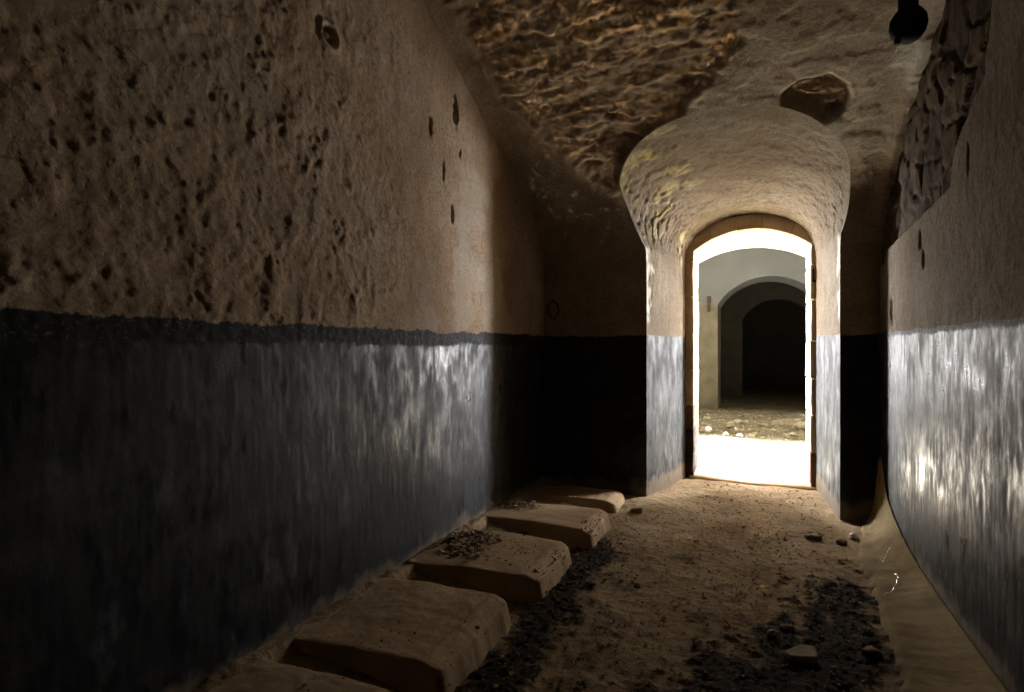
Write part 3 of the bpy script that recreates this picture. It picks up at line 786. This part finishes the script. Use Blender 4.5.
def build_door():
    d = empty('door_1', (0, 0, 0)); tag(d, kind='structure')
    def child(name, me, mat, label=None):
        o = link(name, me, mat, d); 
        if label: o['label'] = label
        return o
    # jamb stones
    yf, yr = 5.375, 5.875
    zl = [0.0, 0.22, 0.44, 0.66, 0.99, 1.32, 1.66, 1.98, 2.10]
    matsl = [M_ashdark, M_ashdark, M_ashred, M_ashlar, M_ashlar, M_ashlar, M_ashlar, M_ashlar]
    for i in range(len(zl) - 1):
        child('jamb_stone', box_mesh('jamb_stone', (-0.635, yf + 0.004 * (i % 3), zl[i] + 0.003), (-0.528 + 0.003 * (i % 2), yr, zl[i + 1] - 0.003), 0.008, 0.012, 2, 2, i), matsl[i],
              'black tarred jamb stone' if i < 2 else ('rust-brown jamb stone' if i == 2 else None))
    zr = [0.0, 0.30, 0.62, 0.93, 1.25, 1.60, 1.90, 2.07]
    for i in range(len(zr) - 1):
        child('jamb_stone', box_mesh('jamb_stone', (0.428 - 0.003 * (i % 2), yf + 0.004 * (i % 2), zr[i] + 0.003), (0.52, yr, zr[i + 1] - 0.003), 0.008, 0.012, 2, 2, i + 20), M_ashred if i == 0 else M_ashlar)
    # voussoirs
    xs_ = [-0.595, -0.37, -0.155, 0.045, 0.275, 0.475]
    def inner(x, rear=False):
        cx, hw = -0.05, 0.50; zs, zc = (2.055, 2.245) if not rear else (2.02, 2.155)
        R = (hw ** 2 + (zc - zs) ** 2) / (2 * (zc - zs)); return zc - R + math.sqrt(max(R * R - (x - cx) ** 2, 0))
    def outer(x):
        return inner(x) + 0.125
    for i in range(5):
        a, b = xs_[i] + 0.0004, xs_[i + 1] - 0.0004
        V, F = [], []; n = 8
        for k in range(n + 1):
            x = a + (b - a) * k / n
            xo = x + (x + 0.05) * 0.10
            V += [(x, yf, inner(x)), (xo, yf, outer(x)), (xo, yr, outer(x) + 0.05), (x, yr, inner(x, True))]
        for k in range(n):
            c0 = 4 * k; c1 = c0 + 4
            for s in range(4): F.append((c0 + s, c1 + s, c1 + (s + 1) % 4, c0 + (s + 1) % 4))
        F += [(0, 1, 2, 3), (4 * n + 3, 4 * n + 2, 4 * n + 1, 4 * n)]
        bm = bmesh.new(); vs = [bm.verts.new(v) for v in V]
        for f in F: bm.faces.new([vs[q] for q in f])
        bmesh.ops.recalc_face_normals(bm, faces=bm.faces)
        es = [e for e in bm.edges if len(e.link_faces) == 2 and e.calc_face_angle(0) > 0.7]
        bmesh.ops.bevel(bm, geom=es, offset=0.006, segments=2, affect='EDGES', profile=0.5)
        bmesh.ops.subdivide_edges(bm, edges=[e for e in bm.edges if e.calc_length() > 0.06], cuts=4, use_grid_fill=True)
        for v in bm.verts:
            p = v.co; v.co = p + Vector((0, 1, 1)) * 0.006 * float(fbm(np.array(p.x + i), np.array(p.y), np.array(p.z), 10, 3))
        me = bpy.data.meshes.new('voussoir'); bm.to_mesh(me); bm.free()
        child('voussoir', me, M_ashlar)
    # worn sill
    bm = bmesh.new()
    V = []
    n = 30
    for k in range(n + 1):
        x = -0.56 + 1.03 * k / n
        sag = -0.018 * math.sin(math.pi * k / n) - 0.012 * (k / n)
        V.append((x, sag))
    prof = [(5.36, -0.06), (5.36, 0.012), (5.375, 0.026), (5.42, 0.030), (5.86, 0.022), (5.90, -0.06)]
    rows = [[bm.verts.new((x, y + 0.006 * math.sin(9 * x), z + (sag if z > 0 else 0))) for (y, z) in prof] for (x, sag) in V]
    for r0, r1 in zip(rows, rows[1:]):
        for k in range(len(prof) - 1): bm.faces.new((r0[k], r0[k + 1], r1[k + 1], r1[k]))
    me = bpy.data.meshes.new('sill_stone'); bm.to_mesh(me); bm.free()
    child('sill_stone', me, M_ashlar)
    # iron pintle left in the right jamb
    p = empty('hinge_pintle', (0.442, 5.355, 1.80))
    tag(p, 'dark iron hinge pintle on the right jamb of the lit doorway', 'hinge')
    a = link('pin', tube_mesh('pin', [(0, 0, -0.05), (0, 0, 0.06)], 0.011), M_iron, p)
    b = link('bracket', box_mesh('bracket', (-0.012, -0.008, -0.055), (0.03, 0.045, -0.03), 0.004), M_iron, p)
    p = empty('gate_hook', (-0.80, 10.97, 1.98))
    tag(p, 'dark iron hook on the pale pillar across the yard', 'hook')
    link('hook_pin', tube_mesh('hook_pin', [(0, -0.02, -0.13), (0, -0.02, 0.10), (0, 0.02, 0.12)], 0.022), M_iron, p)
    link('hook_plate', box_mesh('hook_plate', (-0.035, 0.005, 0.04), (0.035, 0.03, 0.16), 0.006), M_iron, p)

def tube_mesh(name, pts, r, n=10):
    pts = [Vector(p) for p in pts]; bm = bmesh.new(); rings = []
    for i, p in enumerate(pts):
        d = (pts[min(i + 1, len(pts) - 1)] - pts[max(i - 1, 0)]).normalized()
        a = d.orthogonal().normalized(); b = d.cross(a)
        rr = r[i] if isinstance(r, (list, tuple)) else r
        if rings:   # keep rings aligned
            ref = rings[-1][1]; a = (ref - d * ref.dot(d)).normalized(); b = d.cross(a)
        rings.append(([bm.verts.new(p + (a * math.cos(t_) + b * math.sin(t_)) * rr) for t_ in [6.28318 * k / n for k in range(n)]], a))
    for (r0, _), (r1, _) in zip(rings, rings[1:]):
        for k in range(n): bm.faces.new((r0[k], r0[(k + 1) % n], r1[(k + 1) % n], r1[k]))
    bm.faces.new(rings[0][0][::-1]); bm.faces.new(rings[-1][0])
    me = bpy.data.meshes.new(name); bm.to_mesh(me); bm.free(); return me

def lathe_mesh(name, prof, n=32):
    bm = bmesh.new(); rings = []
    for (r, z) in prof:
        rings.append([bm.verts.new((r * math.cos(6.28318 * k / n), r * math.sin(6.28318 * k / n), z)) for k in range(n)])
    for r0, r1 in zip(rings, rings[1:]):
        for k in range(n): bm.faces.new((r0[k], r0[(k + 1) % n], r1[(k + 1) % n], r1[k]))
    bm.faces.new(rings[0][::-1]); bm.faces.new(rings[-1])
    bmesh.ops.recalc_face_normals(bm, faces=bm.faces)
    me = bpy.data.meshes.new(name); bm.to_mesh(me); bm.free(); return me

# ------------------------------------------------------------------ mortar bank on the right
def bank_x(Y): return np.interp(Y, [1.0, 2.3, 2.9, 3.24, 3.6, 3.9, 4.1, 4.3, 4.45], [0.44, 0.455, 0.50, 0.515, 0.505, 0.56, 0.60, 0.63, 0.66])
def bank_hh(Y): return np.interp(Y, [1.0, 3.0, 3.4, 3.66, 3.95, 4.12, 4.16, 4.24, 4.34, 4.45], [0.05, 0.055, 0.07, 0.10, 0.16, 0.22, 0.25, 0.36, 0.46, 0.44])
def build_bank():
    ya = np.linspace(1.2, 4.44, 330); ta = np.linspace(0, 1, 44)
    T, Y = np.meshgrid(ta, ya, indexing='ij')
    xe = bank_x(Y) + 0.05 * fbm(Y * 0, Y, 2.0, 4, 5)
    xw = XR - 0.006
    X = xw + (xe - xw) * T
    e = 2.2 + 1.2 * sstep(3.8, 4.3, Y)
    Z = 0.022 + bank_hh(Y) * (1 - T) ** e
    Z = Z + 0.006 * fbm(X, Y, 1.0, 6, 4) * sstep(0, .2, T) + 0.004 * fbm(X * 0.6 + Y * 1.2, Y * 1.6, 1.0, 9, 5)
    Z = Z - 0.022 * sstep(0.85, 1.0, T)
    Z[-1, :] = -0.03
    P = np.stack([X, Y, Z], -1)
    c = np.array([0.64, 3.0, 0.0]); P = P - c
    # close: skirt below + back
    n, m = T.shape
    top = P.reshape(-1, 3); bot = P.copy(); bot[..., 2] = -0.035; bot = bot.reshape(-1, 3)
    q = grid_quads(n, m); N = len(top)
    rim = [i * m for i in range(n)] + [(n - 1) * m + j for j in range(1, m)] + [i * m + m - 1 for i in range(n - 2, -1, -1)] + [j for j in range(m - 2, 0, -1)]
    L = len(rim)
    lowv = bot[rim]
    sk = np.array([[rim[i], N + i, N + (i + 1) % L, rim[(i + 1) % L]] for i in range(L)])
    me = np_mesh('mortar_bank', np.concatenate([top, lowv]), np.concatenate([q, sk]))
    o = link('mortar_bank', me, M_bank); o.location = c
    tag(o, 'smooth beige mortar bank sweeping along the foot of the right wall', 'mortar bank')
def bank_z(x, y):
    xe = float(bank_x(y)); T = (XR - 0.006 - x) / (XR - 0.006 - xe)
    e = 2.2 + 1.2 * float(sstep(3.8, 4.3, np.array(y)))
    return 0.022 + float(bank_hh(y)) * max(1 - T, 0) ** e - 0.022 * float(sstep(0.85, 1.0, np.array(T)))

# ------------------------------------------------------------------ small things
def fh(x, y): return float(floor_h(np.array(float(x)), np.array(float(y))))
def yh(x, y):
    X, Y = np.asarray(x, float), np.asarray(y, float)
    Z = 0.012 * fbm(X, Y, 0.5, 1.6, 3) + 0.006 * fbm(X, Y, 3.5, 7, 4) - 0.006
    return (Z + 0.03 * sstep(7.6, 8.6, Y) * (fbm(X, Y, 2.2, 6, 4) + 0.15) + 0.05 * sstep(7.8, 9.5, Y))

def build_small():
    def fs(x, y, size, seed, mat, label, rot=0, name='loose_stone', cat='stone', group=None):
        return stone(name, x, y, fh(x, y) + size[2] * 0.28, size, seed, mat, label, cat, group, rot)
    fs(0.172, 2.415, (0.17, 0.12, 0.026), 3, M_rubble, 'flat pale stone in the dark litter at bottom right', 0.4, 'flat_stone')
    fs(0.125, 2.636, (0.07, 0.04, 0.03), 4, M_brown, 'small pinkish brown stone in the dark litter behind the flat pale one', 0.2)
    fs(0.06, 2.54, (0.05, 0.04, 0.025), 5, M_rubble, 'small pale stone chip left of the flat stone in dark litter', 1.0)
    fs(0.560, 4.06, (0.055, 0.05, 0.045), 6, M_pale, 'shiny pale pebble at the foot of the right jamb', 0.4, 'pebble', 'pebble')
    fs(0.48, 3.93, (0.08, 0.06, 0.045), 7, M_brown, 'brown stone lying beside the shiny pebble near the right jamb', 0.9)
    fs(0.339, 3.98, (0.13, 0.09, 0.03), 17, M_brown, 'reddish brown clod on the floor in front of the right jamb', 0.3, 'earth_clod', 'clod')
    fs(0.41, 2.55, (0.08, 0.06, 0.045), 8, M_brown, 'dark brown stone at the edge of the beige mortar bank', 0.5)
    fs(-0.80, 4.05, (0.13, 0.09, 0.035), 9, M_slab, 'sandy lump of mortar beside the end slab and left jamb', 0.3, 'mortar_lump', 'mortar lump')
    # yellow leaf
    V = []
    for i in range(11):
        t_ = i / 10; w = 0.016 * math.sin(math.pi * t_) ** 0.7
        for s in (-1, 0, 1): V.append((-0.035 + 0.07 * t_, s * w, 0.008 * abs(s) + 0.012 * math.sin(3 * t_)))
    F = []
    for i in range(10):
        for s in (0, 1): F.append((3 * i + s, 3 * i + s + 1, 3 * i + s + 4, 3 * i + s + 3))
    me = bpy.data.meshes.new('fallen_leaf'); me.from_pydata(V, [], F); me.update()
    o = link('fallen_leaf', me, M_leafy); sm = o.modifiers.new('solid', 'SOLIDIFY'); sm.thickness = 0.0015
    o.location = (0.03, 3.01, fh(0.03, 3.01) + 0.010); o.rotation_euler = (0, 0, 0.5)
    tag(o, 'single small yellow leaf on the dirt in the middle of the floor', 'leaf')
    # bent wire on the bank
    pts = [(0.545, 3.10), (0.60, 3.18), (0.638, 3.29), (0.652, 3.34), (0.635, 3.41)]
    w1 = []
    for (a, b) in zip(pts, pts[1:]):
        for k in range(6): x = a[0] + (b[0] - a[0]) * k / 6; y = a[1] + (b[1] - a[1]) * k / 6; w1.append((x - 0.6, y - 3.35, bank_z(x, y) + 0.010 + 0.004 * math.sin(k)))
    o = link('bent_wire', tube_mesh('bent_wire', w1, 0.0014, 8), M_wire); o.location = (0.6, 3.35, 0)
    tag(o, 'short bent shiny wire lying on the beige mortar bank', 'wire')
    pts = [(0.60, 3.52), (0.65, 3.60), (0.69, 3.72)]
    w1 = [(x - 0.6, y - 3.6, bank_z(x, y) + 0.008) for (a, b) in zip(pts, pts[1:]) for x, y in [(a[0] + (b[0] - a[0]) * k / 8, a[1] + (b[1] - a[1]) * k / 8) for k in range(9)]]
    o = link('thin_wire', tube_mesh('thin_wire', w1, 0.0011, 8), M_wire); o.location = (0.6, 3.6, 0)
    tag(o, 'thin straight shiny wire on the mortar bank beyond the bent one', 'wire')
    # hanging lamp
    L = empty('hanging_lamp', (0.592, 2.85, 2.565))
    tag(L, 'round black lamp hanging on a thick black stem from the vault', 'lamp')
    link('lamp_shade', lathe_mesh('lamp_shade', [(0.002, -0.070), (0.025, -0.070), (0.045, -0.058), (0.062, -0.035), (0.070, -0.005), (0.066, 0.028), (0.050, 0.055), (0.040, 0.066), (0.002, 0.066)]), M_black, L)
    zt = 3.08 - 2.565
    link('stem', lathe_mesh('stem', [(0.036, 0.052), (0.037, 0.08), (0.037, zt - 0.04), (0.037, zt)], 20), M_black, L)
    link('ceiling_rose', lathe_mesh('ceiling_rose', [(0.03, zt - 0.07), (0.06, zt - 0.05), (0.07, zt - 0.03), (0.07, zt + 0.02)], 24), M_black, L)
    link('socket_lug', box_mesh('socket_lug', (-0.05, -0.012, -0.072), (-0.028, 0.012, -0.045), 0.004), M_black, L)
    # tether ring in the dark corner
    R = empty('iron_ring', (-1.56, 4.455, 1.51))
    tag(R, 'small oval iron ring on the plaster in the dark left corner', 'ring')
    ring = [(0.047 * math.cos(a), -0.008, 0.072 * math.sin(a)) for a in [6.28318 * k / 36 for k in range(37)]]
    link('ring', tube_mesh('ring', ring, 0.0065, 8), M_iron, R)
    link('staple', tube_mesh('staple', [(0, 0.02, 0.065), (0, -0.02, 0.072), (0, -0.02, 0.082), (0, 0.02, 0.088)], 0.005, 8), M_iron, R)
    # rubble in the yard
    spec = [(0.62, 8.9, (0.24, 0.17, 0.14), 'big rounded pale stone at right edge of the yard rubble, beside the right door jamb'),
            (0.40, 9.25, (0.55, 0.24, 0.09), 'long flat pale stone at the back right of the yard rubble'),
            (-0.62, 8.35, (0.15, 0.11, 0.08), 'pale white stone at left of the yard rubble just past the sunlight'),
            (-0.38, 8.15, (0.10, 0.08, 0.055), 'second white stone from the left along the sunlit yard edge'),
            (-0.20, 8.10, (0.11, 0.08, 0.05), 'third white stone from the left along the sunlit yard edge'),
            (0.10, 8.95, (0.12, 0.08, 0.06), 'lone pale stone in the middle of the yard rubble'),
            (-0.25, 9.15, (0.17, 0.12, 0.08), 'brown stone in the shade left of centre in the yard'),
            (-0.70, 9.3, (0.16, 0.12, 0.08), 'brown stone near the foot of the pale pillar across the yard'),
            (0.45, 8.35, (0.13, 0.10, 0.06), 'dusty stone in front of the big rounded pale one'),
            (0.22, 8.6, (0.12, 0.08, 0.06), 'dusty stone just before the long flat one in the yard'),
            (0.70, 10.3, (0.14, 0.10, 0.08), 'small pale stone at the mouth of the dark arch'),
            (-0.02, 8.3, (0.08, 0.07, 0.05), 'small dusty stone right of the row of white stones')]
    for k, (x, y, s, lab) in enumerate(spec):
        stone('rubble_stone', x, y, float(yh(x, y)) + s[2] * 0.25, s, 30 + k, M_pale if k in (2, 3, 4) else M_rubble, lab, 'stone', 'stones in the yard', 0.6 * k if k != 1 else 0.15)
    spots = []
    gx = rng.uniform(-1.1, 1.2, 420); gy = rng.triangular(7.5, 8.3, 11, 420)
    spots = list(zip(gx, gy, yh(gx, gy)))
    o = chips('gravel', spots, M_rubble, 0.016, 0.003, 0.7)
    tag(o, 'broken stone grit spread over the shaded part of the yard', 'gravel', kind='stuff')

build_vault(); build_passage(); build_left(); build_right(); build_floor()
panel('wall_rear', (XL - 0.1, YREAR - 0.1, -0.1), (XR + 0.1, YREAR, 3.6), M_left)
build_slabs(); build_beyond(); build_door(); build_bank(); build_litter(); build_small()

# ------------------------------------------------------------------ light
w = bpy.data.worlds.new('night'); bpy.context.scene.world = w; w.use_nodes = True
w.node_tree.nodes['Background'].inputs[0].default_value = (0, 0, 0, 1)
def area(name, loc, rot, sx, sy, power, col):
    l = bpy.data.lights.new(name, 'AREA'); l.shape = 'RECTANGLE'; l.size = sx; l.size_y = sy; l.energy = power; l.color = col
    o = bpy.data.objects.new(name, l); C.objects.link(o); o.location = loc; o.rotation_euler = rot; return o
# daylight comes from straight above the strip by the door, plus the sun
area('floor_fill_lamp', (0, 10.9, 3.35), (math.radians(-80), 0, 0), 8.6, 0.6, 560, (1.0, 0.95, 0.88))  # added unseen lamp under the yard ceiling, lights the room floor
# added lamps floating unseen in the yard, light the room's side walls
for sx_ in (-1, 1):
    area('yard_fill_lamp', (sx_ * 1.95, 7.9, 1.55), (math.radians(-90), 0, 0), 0.5, 1.9, 560, (0.98, 0.98, 1.0))
    area('yard_fill_lamp', (sx_ * 1.36, 7.9, 1.55), (math.radians(-90), 0, 0), 0.7, 1.9, 110, (0.98, 0.98, 1.0))
area('sky_over_shaft', (0.0, 6.6, 8.0), (0, 0, 0), 8.6, 1.3, 9000, (0.86, 0.93, 1.0))
for sx_ in (-1, 1):
    d_ = Vector((-sx_ * 0.80, -0.06, -0.60))
    o_ = area('reveal_fill_lamp', (sx_ * 4.2, 6.95, 5.0), d_.to_track_quat('-Z', 'Y').to_euler(), 2.0, 2.0, 9000, (0.86, 0.93, 1.0))  # added unseen lamps aimed at the door reveals to brighten them
    o_.data.size = 0.45; o_.data.size_y = 2.4
s = bpy.data.lights.new('sun', 'SUN'); s.energy = 150; s.angle = math.radians(3.5); s.color = (1.0, 0.95, 0.87)
so = bpy.data.objects.new('sun', s); C.objects.link(so); so.location = (3, 7, 8)
so.rotation_euler = Vector((-0.16, 0.02, -1)).to_track_quat('-Z', 'Y').to_euler()

# ------------------------------------------------------------------ camera
F_PX = 560.0
cam = bpy.data.cameras.new('camera'); cam.sensor_width = 36; cam.lens = 36 * F_PX / 1024
cam.clip_start = 0.02; cam.shift_y = 1 / 1024
co = bpy.data.objects.new('camera', cam); C.objects.link(co)
co.location = (0, 0, 1.2); co.rotation_euler = (math.radians(90), 0, math.atan(244 / F_PX))
sc = bpy.context.scene; sc.camera = co
vs = sc.view_settings
sc.display_settings.display_device = 'sRGB'
vs.view_transform = 'Standard'; vs.look = 'None'; vs.gamma = 1.0; vs.use_curve_mapping = False
vs.exposure = 0.55
cy = sc.cycles
cy.use_denoising = True; cy.max_bounces = 8; cy.diffuse_bounces = 6; cy.glossy_bounces = 4
cy.sample_clamp_indirect = 0; cy.caustics_reflective = False; cy.caustics_refractive = False
try: cy.use_guiding = True
except Exception: pass
